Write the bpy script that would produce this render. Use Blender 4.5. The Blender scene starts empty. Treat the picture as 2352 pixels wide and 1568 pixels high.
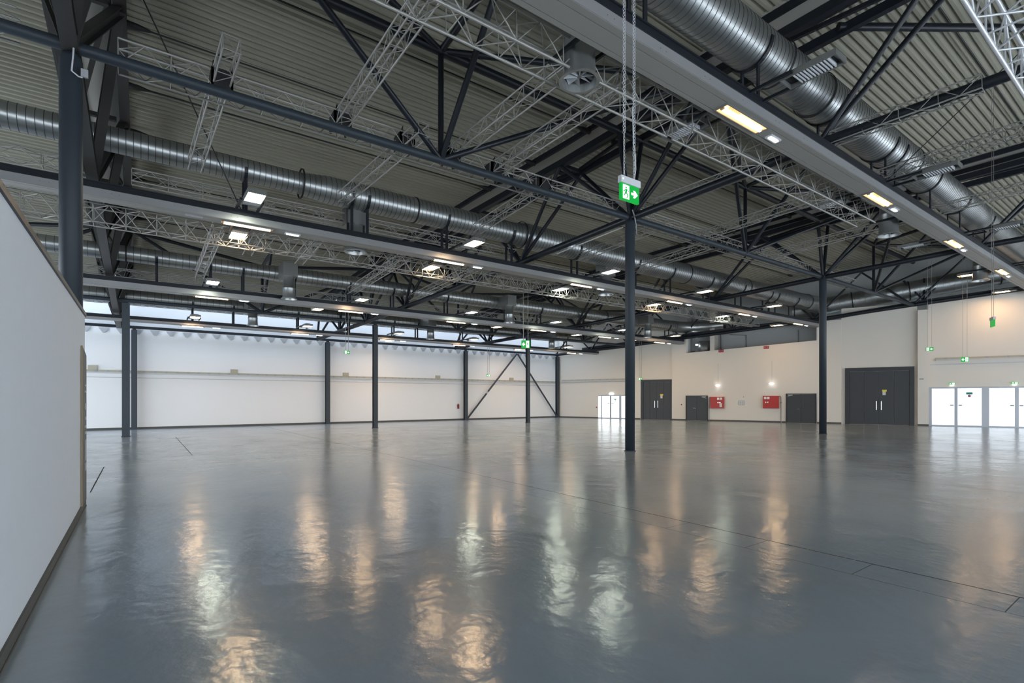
import bpy, math, random
from mathutils import Vector, Matrix
random.seed(4)
C = bpy.context.scene.collection
S = bpy.context.scene
PI = math.pi

# ------------------------------------------------------------------ camera, sky, exposure
cam_d = bpy.data.cameras.new('camera'); cam = bpy.data.objects.new('camera', cam_d); C.objects.link(cam)
cam_d.sensor_width = 36.0; cam_d.lens = 18.0; cam_d.shift_y = 131.0/2352.0
cam_d.clip_start = 0.05; cam_d.clip_end = 400
cam.location = (0, 0, 1.8); cam.rotation_euler = (PI/2, 0, -math.radians(35.96))
S.camera = cam
w = bpy.data.worlds.new('daylight'); S.world = w; w.use_nodes = True
bg = w.node_tree.nodes['Background']; bg.inputs[0].default_value = (0.80, 0.90, 1.0, 1); bg.inputs[1].default_value = 5.6
S.view_settings.view_transform = 'Standard'; S.view_settings.look = 'None'
S.view_settings.gamma = 1.0; S.view_settings.use_curve_mapping = False
S.view_settings.exposure = 0.7

# ------------------------------------------------------------------ materials
def nmat(name):
    m = bpy.data.materials.new(name); m.use_nodes = True
    nt = m.node_tree; b = nt.nodes['Principled BSDF']
    return m, nt, b
def mat(name, col, rough=.5, metal=0., spec=.5, vary=0., vscale=3., bump=0., bscale=20., coat=0.):
    m, nt, b = nmat(name)
    b.inputs['Base Color'].default_value = (*col, 1); b.inputs['Roughness'].default_value = rough
    b.inputs['Metallic'].default_value = metal; b.inputs['Specular IOR Level'].default_value = spec
    b.inputs['Coat Weight'].default_value = coat
    tc = nt.nodes.new('ShaderNodeTexCoord')
    n = nt.nodes.new('ShaderNodeTexNoise'); n.inputs['Scale'].default_value = vscale; n.inputs['Detail'].default_value = 4
    nt.links.new(tc.outputs['Object'], n.inputs['Vector'])
    mx = nt.nodes.new('ShaderNodeMix'); mx.data_type = 'RGBA'
    k = 1 - vary; k2 = 1 + vary
    mx.inputs[6].default_value = (col[0]*k, col[1]*k, col[2]*k, 1); mx.inputs[7].default_value = (min(1, col[0]*k2), min(1, col[1]*k2), min(1, col[2]*k2), 1)
    nt.links.new(n.outputs['Fac'], mx.inputs[0]); nt.links.new(mx.outputs[2], b.inputs['Base Color'])
    if bump:
        n2 = nt.nodes.new('ShaderNodeTexNoise'); n2.inputs['Scale'].default_value = bscale
        nt.links.new(tc.outputs['Object'], n2.inputs['Vector'])
        bp = nt.nodes.new('ShaderNodeBump'); bp.inputs['Strength'].default_value = bump; bp.inputs['Distance'].default_value = .02
        nt.links.new(n2.outputs['Fac'], bp.inputs['Height']); nt.links.new(bp.outputs['Normal'], b.inputs['Normal'])
    return m
def emit(name, col, s, base=(.8, .8, .8)):
    m, nt, b = nmat(name)
    b.inputs['Base Color'].default_value = (*base, 1); b.inputs['Roughness'].default_value = .3
    b.inputs['Emission Color'].default_value = (*col, 1); b.inputs['Emission Strength'].default_value = s
    return m
M = {}
M['steel'] = mat('dark_painted_steel', (.010, .0125, .018), .4, 0, .35, .15)
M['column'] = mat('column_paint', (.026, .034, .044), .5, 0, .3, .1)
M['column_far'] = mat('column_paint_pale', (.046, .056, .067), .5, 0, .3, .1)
M['hbeam'] = mat('brown_grey_steel', (.030, .028, .027), .45, 0, .35, .15)
M['black'] = mat('black_rubber', (.01, .01, .011), .6)
M['alu'] = mat('aluminium_tube', (.31, .30, .28), .42, .35, .5, .08)
M['alu_bright'] = mat('bright_aluminium', (.62, .63, .66), .35, .4, .5, .06)
M['tray'] = mat('tray_sheet', (.30, .30, .305), .38, .35, .5, .05, 1.2)
M['tray_bottom'] = mat('tray_cover', (.24, .23, .215), .5, .1, .4, .05, 1.2)
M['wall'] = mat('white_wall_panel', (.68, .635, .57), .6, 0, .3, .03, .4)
M['wallw'] = mat('back_wall_panel', (.80, .80, .80), .6, 0, .3, .02, .4)
M['part'] = mat('partition_paint', (.69, .715, .76), .65, 0, .3, .02, 6, .12, 260)
M['fascia'] = mat('plain_roof_panel', (.36, .345, .31), .7, 0, .2, .05, .6)
M['deck'] = mat('corrugated_deck', (.29, .276, .222), .8, 0, .1, .08, .5)
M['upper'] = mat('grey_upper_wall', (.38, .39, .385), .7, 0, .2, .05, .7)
M['door'] = mat('charcoal_door', (.038, .041, .045), .45, 0, .4, .05, 2)
M['frame'] = mat('charcoal_frame', (.03, .033, .038), .45, 0, .4)
M['galv'] = mat('galvanised_sheet', (.34, .35, .345), .36, .85, .5, .25, 1.1)
M['galvd'] = mat('galvanised_dark', (.20, .20, .195), .45, .5, .5, .12, 2)
M['seam'] = mat('folded_duct_seam', (.10, .105, .11), .5, .7)
M['base'] = mat('skirting', (.075, .074, .068), .6)
M['red'] = mat('red_cabinet', (.42, .022, .016), .4)
M['white'] = mat('white_print', (.75, .75, .72), .5)
M['paper'] = mat('paper', (.6, .6, .57), .7)
M['yellow'] = mat('yellow_print', (.72, .62, .03), .5)
M['chrome'] = mat('chrome', (.7, .7, .7), .2, .9)
M['grey'] = mat('grey_plastic', (.33, .34, .36), .5)
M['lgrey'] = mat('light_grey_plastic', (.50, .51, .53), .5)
M['beige'] = mat('beige_trunking', (.42, .39, .30), .55)
M['tan'] = mat('tan_edge', (.28, .21, .12), .6)
M['poster'] = mat('grey_poster', (.13, .13, .13), .6)
M['dalu'] = mat('grey_door_frame', (.30, .31, .33), .4, .4)
M['rubyred'] = mat('red_sign', (.28, .03, .025), .5)
M['dgreen'] = mat('green_sign', (.02, .22, .12), .5)
M['rose'] = mat('rose_sticker', (.45, .12, .2), .5)
M['warm'] = emit('warm_diffuser', (1, .42, .10), 1.25)
M['warm_hot'] = emit('warm_tube', (1, .70, .42), 3.6)
M['cool'] = emit('cool_lamp', (.85, .93, 1), 9)
M['flood_w'] = emit('flood_warm', (1, .66, .36), 55)
M['flood_c'] = emit('flood_cool', (.93, 1, .80), 50)
M['flood_far'] = emit('flood_far', (1, .62, .32), 60)
M['exit'] = emit('exit_green', (.0, .50, .045), .40, (.0, .12, .02))
M['exitw'] = emit('exit_white', (.85, 1, .88), .75)
M['em_white'] = emit('emergency_face', (1, .97, .95), 1.8)
M['led'] = emit('green_led', (.3, 1, .3), 3)
M['em_red'] = emit('emergency_red', (.9, .15, .2), 1.0)
def frosted(name, col, s):
    m, nt, b = nmat(name)
    b.inputs['Base Color'].default_value = (.8, .85, .9, 1); b.inputs['Roughness'].default_value = .25
    tc = nt.nodes.new('ShaderNodeTexCoord'); n = nt.nodes.new('ShaderNodeTexNoise'); n.inputs['Scale'].default_value = .6
    nt.links.new(tc.outputs['Object'], n.inputs['Vector'])
    mr = nt.nodes.new('ShaderNodeMapRange'); mr.inputs['To Min'].default_value = s*.92; mr.inputs['To Max'].default_value = s*1.08
    nt.links.new(n.outputs['Fac'], mr.inputs['Value']); nt.links.new(mr.outputs[0], b.inputs['Emission Strength'])
    b.inputs['Emission Color'].default_value = (*col, 1)
    return m
M['glass'] = frosted('frosted_pane_daylight', (.84, .92, 1), .50)
M['glass_hot'] = frosted('clear_pane_daylight', (.9, .97, 1), 1.2)
M['sky'] = frosted('roof_glazing_daylight', (.64, .79, 1), 3.3)

def floor_mat():
    m, nt, b = nmat('epoxy_floor'); N = nt.nodes; L = nt.links
    tc = N.new('ShaderNodeTexCoord'); sp = N.new('ShaderNodeSeparateXYZ'); L.new(tc.outputs['Object'], sp.inputs[0])
    def noise(sc, det=3, vec=None, dist=0):
        n = N.new('ShaderNodeTexNoise'); n.inputs['Scale'].default_value = sc; n.inputs['Detail'].default_value = det; n.inputs['Distortion'].default_value = dist
        L.new(vec if vec else tc.outputs['Object'], n.inputs['Vector']); return n
    def mth(op, a, c=None, v=None):
        n = N.new('ShaderNodeMath'); n.operation = op
        if isinstance(a, (int, float)): n.inputs[0].default_value = a
        else: L.new(a, n.inputs[0])
        if c is not None:
            if isinstance(c, (int, float)): n.inputs[1].default_value = c
            else: L.new(c, n.inputs[1])
        return n.outputs[0]
    n1 = noise(.28, 5)
    cr = N.new('ShaderNodeValToRGB'); cr.color_ramp.elements[0].position = .32; cr.color_ramp.elements[1].position = .72
    cr.color_ramp.elements[0].color = (.235, .285, .335, 1); cr.color_ramp.elements[1].color = (.325, .372, .42, 1)
    L.new(n1.outputs['Fac'], cr.inputs[0])
    # joints: seams along the hall at fixed x, cover strip joints
    seam = None
    for x0, hw in ((5.90, .005), (6.45, .013), (13.6, .01), (20.9, .012), (27.5, .014), (34, .014)):
        s_ = mth('LESS_THAN', mth('ABSOLUTE', mth('SUBTRACT', sp.outputs[0], x0)), hw)
        seam = s_ if seam is None else mth('MAXIMUM', seam, s_)
    for x0, hw, c0, c1 in ((1.33, .012, 24, 4.8), (-.78, .012, 15, 2.3), (17.5, .012, 15, 3)):
        s_ = mth('MULTIPLY', mth('LESS_THAN', mth('ABSOLUTE', mth('SUBTRACT', sp.outputs[0], x0)), hw), mth('LESS_THAN', mth('ABSOLUTE', mth('SUBTRACT', sp.outputs[1], c0)), c1))
        seam = mth('MAXIMUM', seam, s_)
    inx = mth('LESS_THAN', mth('ABSOLUTE', mth('SUBTRACT', sp.outputs[0], 6.175)), .275)
    fr = mth('FRACT', mth('DIVIDE', mth('ADD', sp.outputs[1], 20.0 - 1.51 + .01), 1.15))
    seam = mth('MAXIMUM', seam, mth('MULTIPLY', mth('LESS_THAN', fr, .007), inx))
    mx = N.new('ShaderNodeMix'); mx.data_type = 'RGBA'; L.new(seam, mx.inputs[0]); L.new(cr.outputs[0], mx.inputs[6]); mx.inputs[7].default_value = (.085, .09, .095, 1)
    # scratches : stretched thin noise in two directions
    last = mx.outputs[2]
    for rot, sc in ((.5, 1.0), (-1.0, 1.3), (1.9, .8)):
        mp = N.new('ShaderNodeMapping'); mp.inputs['Rotation'].default_value = (0, 0, rot); mp.inputs['Scale'].default_value = (.55*sc, 26*sc, 1)
        L.new(tc.outputs['Object'], mp.inputs['Vector'])
        n = noise(1.0, 1, mp.outputs[0]); n3 = noise(.9, 2)
        a = mth('GREATER_THAN', n.outputs['Fac'], .69); g = mth('GREATER_THAN', n3.outputs['Fac'], .52)
        f_ = mth('MULTIPLY', mth('MULTIPLY', a, g), .42)
        m2 = N.new('ShaderNodeMix'); m2.data_type = 'RGBA'; L.new(f_, m2.inputs[0]); L.new(last, m2.inputs[6]); m2.inputs[7].default_value = (.32, .34, .36, 1)
        last = m2.outputs[2]
    L.new(last, b.inputs['Base Color'])
    n4 = noise(.6, 4)
    mr = N.new('ShaderNodeMapRange'); mr.inputs['To Min'].default_value = .13; mr.inputs['To Max'].default_value = .25
    L.new(n4.outputs['Fac'], mr.inputs['Value']); L.new(mth('ADD', mr.outputs[0], mth('MULTIPLY', seam, .6)), b.inputs['Roughness'])
    L.new(mth('SUBTRACT', .72, mth('MULTIPLY', seam, .72)), b.inputs['Specular IOR Level'])
    n5 = noise(1.3, 2, None, .3); n6 = noise(9, 3)
    bp = N.new('ShaderNodeBump'); bp.inputs['Strength'].default_value = .30; bp.inputs['Distance'].default_value = .05; L.new(n5.outputs['Fac'], bp.inputs['Height'])
    b2 = N.new('ShaderNodeBump'); b2.inputs['Strength'].default_value = .45; b2.inputs['Distance'].default_value = .008; L.new(n6.outputs['Fac'], b2.inputs['Height']); L.new(bp.outputs[0], b2.inputs['Normal'])
    L.new(b2.outputs[0], b.inputs['Normal'])
    return m
M['floor'] = floor_mat()

# ------------------------------------------------------------------ mesh helpers
def V3(p): return Vector(p)
class MB:
    def __init__(s): s.v = []; s.f = []; s.sm = []; s.mi = []; s.cur = 0
    def add(s, vs, fs, smooth=False):
        o = len(s.v); s.v += [tuple(p) for p in vs]
        for f in fs: s.f.append(tuple(i+o for i in f)); s.sm.append(smooth); s.mi.append(s.cur)
    def hexa(s, P):   # 8 points: 0-3 bottom ring (ccw from above), 4-7 top ring
        s.add(P, [(3, 2, 1, 0), (4, 5, 6, 7), (0, 1, 5, 4), (1, 2, 6, 5), (2, 3, 7, 6), (3, 0, 4, 7)])
    def box(s, x0, x1, y0, y1, z0, z1):
        s.hexa([(x0, y0, z0), (x1, y0, z0), (x1, y1, z0), (x0, y1, z0), (x0, y0, z1), (x1, y0, z1), (x1, y1, z1), (x0, y1, z1)])
    def bar(s, p, q, wd, h, up=(0, 0, 1)):
        p = V3(p); q = V3(q); d = (q-p).normalized(); sd = d.cross(V3(up))
        if sd.length < 1e-4: sd = V3((1, 0, 0))
        sd.normalize(); u = sd.cross(d).normalized(); a = sd*wd/2; b = u*h/2
        s.hexa([p-a-b, p+a-b, q+a-b, q-a-b, p-a+b, p+a+b, q+a+b, q-a+b])
    def hbeam(s, p, q, wd, h, t=.02, up=(0, 0, 1)):
        p = V3(p); q = V3(q); d = (q-p).normalized(); sd = d.cross(V3(up)).normalized() if d.cross(V3(up)).length > 1e-4 else V3((1, 0, 0)); u = sd.cross(d).normalized()
        o = u*(h/2-t/2); s.bar(p+o, q+o, wd, t, up if abs(u.dot(V3(up))) > .01 else u); s.bar(p-o, q-o, wd, t, up if abs(u.dot(V3(up))) > .01 else u); s.bar(p, q, t, h-2*t, up if abs(u.dot(V3(up))) > .01 else u)
    def tube(s, p, q, r, n=12, r2=None, caps=True):
        p = V3(p); q = V3(q); d = (q-p).normalized(); a = d.orthogonal().normalized(); b = d.cross(a); r2 = r if r2 is None else r2
        vs = []
        for k in range(n):
            t = 2*PI*k/n; e = a*math.cos(t)+b*math.sin(t); vs.append(p+e*r); vs.append(q+e*r2)
        s.add(vs, [(2*k, (2*k+2) % (2*n), (2*k+3) % (2*n), 2*k+1) for k in range(n)], True)
        if caps: s.add([vs[2*k] for k in range(n)][::-1], [tuple(range(n))]); s.add([vs[2*k+1] for k in range(n)], [tuple(range(n))])
    def path(s, pts, r, n=8, closed=False):
        pts = [V3(p) for p in pts]; m = len(pts); vs = []
        ref = V3((.13, .37, .92))
        for i in range(m):
            a = pts[i-1] if (i or closed) else pts[0]; c = pts[(i+1) % m] if (i < m-1 or closed) else pts[-1]
            d = (c-a).normalized(); e = d.cross(ref).normalized(); g = d.cross(e)
            for k in range(n):
                t = 2*PI*k/n; vs.append(pts[i]+(e*math.cos(t)+g*math.sin(t))*r)
        fs = []
        for i in range(m if closed else m-1):
            j = (i+1) % m
            for k in range(n): fs.append((i*n+k, i*n+(k+1) % n, j*n+(k+1) % n, j*n+k))
        s.add(vs, fs, True)
    def lathe(s, o, ax, prof, n=32, smooth=True, a0=0, a1=2*PI):   # prof: list (t along axis, radius)
        o = V3(o); d = V3(ax).normalized(); a = d.orthogonal().normalized()
        if abs(d.x) > .9: a = V3((0, 0, 1))
        b = d.cross(a); full = abs(a1-a0-2*PI) < 1e-6; m = n if full else n+1
        vs = []
        for t, r in prof:
            for k in range(m):
                th = a0+(a1-a0)*k/n; vs.append(o+d*t+(a*math.cos(th)+b*math.sin(th))*r)
        fs = []
        for i in range(len(prof)-1):
            for k in range(n if full else n): fs.append((i*m+k, i*m+(k+1) % m, (i+1)*m+(k+1) % m, (i+1)*m+k))
        s.add(vs, fs, smooth)
    def build(s, name, m, parent=None, origin=None):
        me = bpy.data.meshes.new(name)
        off = V3(origin) if origin is not None else V3((0, 0, 0))
        if parent is not None: off = wloc(parent)
        me.from_pydata([tuple(V3(p)-off) for p in s.v], [], s.f)
        me.polygons.foreach_set('use_smooth', s.sm)
        ms = m if isinstance(m, (list, tuple)) else [m]
        for x in ms: me.materials.append(x)
        if len(ms) > 1: me.polygons.foreach_set('material_index', s.mi)
        me.update(); o = bpy.data.objects.new(name, me); C.objects.link(o)
        if parent is not None: o.parent = parent
        elif origin is not None: o.location = off
        return o
def wloc(o):
    l = V3(o.location)
    while o.parent: o = o.parent; l = l+V3(o.location)
    return l
def tag(o, label=None, cat=None, group=None, kind=None):
    if label: o['label'] = label
    if cat: o['category'] = cat
    if group: o['group'] = group
    if kind: o['kind'] = kind
    return o
def thing(name, loc, label, cat, group=None):
    o = bpy.data.objects.new(name, None); C.objects.link(o); o.location = loc; o.empty_display_size = .2
    return tag(o, label, cat, group)
def structE(name, loc):
    o = bpy.data.objects.new(name, None); C.objects.link(o); o.location = loc; o['kind'] = 'structure'; return o
def struct(name, mb, m): return tag(mb.build(name, m), kind='structure')
def copy_tree(o, parent=None):
    c = o.copy(); C.objects.link(c); c.parent = parent
    for ch in list(o.children): copy_tree(ch, c)
    return c
ORD = ['first', 'second', 'third', 'fourth', 'fifth', 'sixth', 'seventh', 'eighth']

# ------------------------------------------------------------------ plan of the hall (x along the rails, y towards the back wall)
def lerp(tb, t):
    if t <= tb[0][0]: a, b = tb[0], tb[1]
    elif t >= tb[-1][0]: a, b = tb[-2], tb[-1]
    else:
        for i in range(len(tb)-1):
            if tb[i][0] <= t <= tb[i+1][0]: a, b = tb[i], tb[i+1]; break
    return a[1]+(b[1]-a[1])*(t-a[0])/(b[0]-a[0])
ZB = [(-6, 9.0), (2.4, 8.78), (6.2, 8.52), (11.9, 8.02), (17.2, 7.5), (20, 7.24), (26, 6.78), (30.2, 6.42), (33.6, 6.2), (37.2, 5.95)]
ZD = [(-9, 13.3), (0, 12.9), (6, 12.38), (9, 12.02), (12.5, 11.52), (16.3, 11.16), (20.4, 10.76), (26, 10.05), (30, 9.4), (35.4, 8.45), (37.6, 8.1)]
zb = lambda v: lerp(ZB, v)
zd = lambda v: lerp(ZD, v)
zt = lambda v: zd(v)-max(.36, min(.75, .75-(v-20)*.026))
def RU(k, v): return -1+k*(16.4-.1444*v) if k < 3 else 46.0-.3755*v
GP = Vector((32.45, 37.0)); GQ = Vector((43.73, 6.96)); GT = (GQ-GP).normalized(); GN = Vector((GT.y, -GT.x))
if GN.x > 0: GN = -GN
def G(s_, off, z): p = GP+GT*s_+GN*off; return (p.x, p.y, z)
def gbox(mb, s0, s1, o0, o1, z0, z1, z0b=None, z1b=None):
    z0b = z0 if z0b is None else z0b; z1b = z1 if z1b is None else z1b
    mb.hexa([G(s0, o0, z0), G(s1, o0, z0b), G(s1, o1, z0b), G(s0, o1, z0), G(s0, o0, z1), G(s1, o0, z1b), G(s1, o1, z1b), G(s0, o1, z1)][::1])

# ------------------------------------------------------------------ floor and walls
mb = MB(); mb.box(-12, 52, -9, 38, -.2, 0); struct('floor', mb, M['floor'])
mb = MB(); mb.box(-12, 33.2, 37.35, 37.6, 0, 8.6); struct('wall_back', mb, M['wallw'])
mb = MB(); mb.box(-12, 32.5, 37.30, 37.35, 0, .12); struct('baseboard_back', mb, M['base'])
mb = MB(); mb.box(-12, 32.5, 37.31, 37.35, 3.0, 3.04); struct('trim_1', mb, M['lgrey'])
# left partition
mb = MB(); mb.box(-1.1, -.76, .3, 11.2, 0, 3.18); struct('wall_left', mb, M['part'])
mb = MB(); mb.box(-.76, -.742, .3, 11.2, 0, .11); mb.box(-.742, -.735, .3, 11.2, 0, .02); struct('baseboard_left', mb, M['base'])
mb = MB(); mb.box(-1.08, -.74, .3, 11.23, 3.18, 3.235); struct('trim_2', mb, M['frame'])
mb = MB(); mb.box(-1.105, -1.09, .3, 9.0, 3.18, 3.27); struct('trim_3', mb, M['tan'])
# gable wall on the right
mb = MB()
gbox(mb, 0, 8.05, 0, -.25, 2.12, 7.9)                       # above left glass door
gbox(mb, 0, 4.0, 0, -.25, 0, 2.12); gbox(mb, 7.45, 8.05, 0, -.25, 0, 2.12)
gbox(mb, 7.58, 8.05, .22, 0, 0, 6.75)
gbox(mb, 8.05, 10.76, 0, -.25, 0, 7.6)
gbox(mb, 10.76, 11.94, .22, -.25, 0, 7.2)
gbox(mb, 11.94, 21.19, .22, -.25, 0, 5.55, None, 6.02)
gbox(mb, 21.19, 22.7, .22, -.25, 0, 7.4)
gbox(mb, 22.7, 26.95, 0, -.25, 0, 8.2)
gbox(mb, 26.95, 27.52, .3, -.25, 0, 7.65)
gbox(mb, 27.52, 46, 0, -.25, 2.55, 8.3, None, 9.4)
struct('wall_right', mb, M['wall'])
mb = MB()
gbox(mb, -.5, 47, -1.6, -1.8, 5.0, 12.8)
gbox(mb, 11.94, 21.19, -.25, -1.6, 5.2, 5.4); gbox(mb, 11.5, 11.94, -.25, -1.6, 5.2, 9); gbox(mb, 21.19, 21.5, -.25, -1.9, 5.2, 9)
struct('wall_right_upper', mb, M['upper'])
mb = MB()
for a, b_, o in ((0, 4.0, 0), (7.45, 7.58, 0), (7.58, 8.05, .22), (10.76, 11.91, .22), (13.66, 19.2, .22), (21.22, 22.7, .22), (26.95, 27.52, .3)): gbox(mb, a, b_, o+.02, o, 0, .11)
struct('baseboard_right', mb, M['base'])
mb = MB(); gbox(mb, 27.6, 46, .03, 0, 4.0, 4.05, None, 4.05); gbox(mb, 0, 7.5, .03, 0, 3.28, 3.31); struct('trim_4', mb, M['lgrey'])

mb = MB(); mb.box(-12, 52, -9.2, -9, 3.5, 13.6); struct('light_block_front', mb, M['wall'])  # unseen wall added to hold sky light off the ceiling, open below
mb = MB(); mb.box(-12.2, -12, -9, 37.6, 3.9, 13.6); mb.box(-12.2, -12, -9, 11, 0, 3.9); struct('light_block_left', mb, M['wall'])  # unseen wall added to cut side daylight; low rear gap lights the back
# roof deck: corrugated sheet with ribs along x, broken at the frame lines
def deck_piece(u0f, u1f, v0, v1, name):
    mb = MB(); pitch = .22; h = .07; v = v0; prof = []
    while v < v1:
        for dv, dz in ((0, 0), (.075, 0), (.11, h), (.185, h)):
            if v+dv < v1: prof.append((v+dv, zd(v+dv)+dz))
        v += pitch
    n = len(prof); vs = []
    for (a, z) in prof: vs += [(u0f(a), a, z), (u1f(a), a, z)]
    mb.add(vs, [(2*i, 2*i+1, 2*i+3, 2*i+2) for i in range(n-1)])
    return struct(name, mb, M['deck'])
for k in range(-1, 3):
    a = (lambda v, k=k: RU(k, v)+.6) if k >= 0 else (lambda v: -12)
    c = (lambda v, k=k: RU(k+1, v)-.6) if k < 2 else (lambda v: 52 - .1*v)
    deck_piece(a, c, -9, 35.4, 'ceiling')
mb = MB()
for i in range(22):                                          # top skin of the roof
    v0 = -9+i*2.12; v1 = min(v0+2.12, 37.6); mb.hexa([(-12, v0, zd(v0)+.12), (52, v0, zd(v0)+.12), (52, v1, zd(v1)+.12), (-12, v1, zd(v1)+.12), (-12, v0, zd(v0)+.2), (52, v0, zd(v0)+.2), (52, v1, zd(v1)+.2), (-12, v1, zd(v1)+.2)])
struct('ceiling_slab', mb, M['fascia'])
for k in range(3):                                           # plain panel strips over the frames
    mb = MB()
    for i in range(21):
        v0 = -9+i*2.1; v1 = min(v0+2.1, 35.4)
        if v0 >= 35.4: break
        mb.hexa([(RU(k, v0)-.62, v0, zd(v0)), (RU(k, v0)+.62, v0, zd(v0)), (RU(k, v1)+.62, v1, zd(v1)), (RU(k, v1)-.62, v1, zd(v1)), (RU(k, v0)-.62, v0, zd(v0)+.1), (RU(k, v0)+.62, v0, zd(v0)+.1), (RU(k, v1)+.62, v1, zd(v1)+.1), (RU(k, v1)-.62, v1, zd(v1)+.1)])
    struct('ceiling_panel', mb, M['fascia'])
# glazed roof strip above the back wall
wroot = structE('window_1', (10, 36.4, 8.2))
mb = MB(); mb.hexa([(-12, 35.5, 8.36), (32.6, 35.5, 8.36), (32.4, 37.2, 8.12), (-12, 37.2, 8.12), (-12, 35.5, 8.40), (32.6, 35.5, 8.40), (32.4, 37.2, 8.16), (-12, 37.2, 8.16)])
mb.build('pane', M['sky'], wroot)
mb = MB()
for i in range(46): mb.bar((-12+i, 35.45, 8.33), (-12+i, 37.3, 8.08), .22, .12)
mb.build('glazing_bar', M['lgrey'], wroot)['kind'] = 'stuff'

# ------------------------------------------------------------------ columns
def column(x, y, zt_, kind, label, r=.165, group=None):
    t = thing('column', (x, y, 0), label, 'column', group)
    if kind == 'round':
        m_ = MB(); m_.lathe((x, y, .02), (0, 0, 1), [(0, 0), (0, r), (zt_-.14, r), (zt_-.05, r*.8), (zt_-.02, 0)], 28); m_.build('shaft', M['column'], t)
        m_ = MB(); m_.lathe((x, y, 0), (0, 0, 1), [(0, 0), (0, r+.03), (.022, r+.03), (.022, 0)], 28, False); m_.build('base_plate', M['column'], t)
        m_ = MB(); m_.box(x-.09, x+.09, y-.09, y+.09, zt_-.06, zt_+.12); m_.build('cap', M['steel'], t)
    else:
        d = r
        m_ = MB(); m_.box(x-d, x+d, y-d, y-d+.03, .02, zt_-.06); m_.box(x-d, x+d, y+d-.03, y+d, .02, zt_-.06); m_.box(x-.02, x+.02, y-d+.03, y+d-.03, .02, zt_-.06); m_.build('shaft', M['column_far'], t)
        m_ = MB(); m_.box(x-d-.03, x+d+.03, y-d-.03, y+d+.03, 0, .022); m_.build('base_plate', M['column'], t)
        m_ = MB(); m_.box(x-d*.6, x+d*.6, y-d*.6, y+d*.6, zt_-.06, zt_+.1); m_.build('cap', M['steel'], t)
    return t
cF = column(-1.0, 11.95, 7.92, 'round', 'tall round dark steel column rising behind the end of the white partition')
cA = column(13.6, 11.85, 7.92, 'round', 'tall round dark steel column in the middle of the hall behind the large exit sign')
cB = column(28.1, 11.8, 7.92, 'round', 'tall round dark steel column in front of the right wall beside the wide closed door')
cE = column(-.56, 30.3, 6.36, 'h', 'thick dark H-section column left in front of the back wall', .15)
cD = column(11.63, 30.3, 6.36, 'h', 'dark square-looking column in front of the middle of the back wall', .13)
cC = column(23.3, 30.1, 6.36, 'h', 'slim dark column standing in front of the diagonal wall braces', .12)
for x_, lb in ((-.30, 'blue-grey wall column half hidden behind the thick left column'), (10.72, 'blue-grey wall column at the back wall between the two nearer columns'),
               (22.05, 'blue-grey wall column at the left foot of the diagonal braces'), (32.2, 'blue-grey wall column in the far corner of the hall')):
    column(x_, 37.0, 5.85, 'h', lb, .14)
# junction boxes on the near columns
mb = MB(); mb.box(-.85, -.75, 11.72, 11.76, 7.46, 7.60); mb.build('junction_box', M['grey'], cF)
mb = MB(); mb.path([(-.93, 11.74, 8.35), (-.95, 11.72, 7.8), (-.97, 11.71, 7.5), (-.88, 11.72, 7.44), (-.83, 11.74, 7.45)], .014, 6); mb.build('cable', M['lgrey'], cF)
mb = MB(); mb.path([(13.5, 11.66, 8.2), (13.62, 11.66, 8.0), (13.72, 11.68, 7.7), (13.74, 11.68, 7.4)], .02, 6); mb.build('cable', M['grey'], cA)

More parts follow.
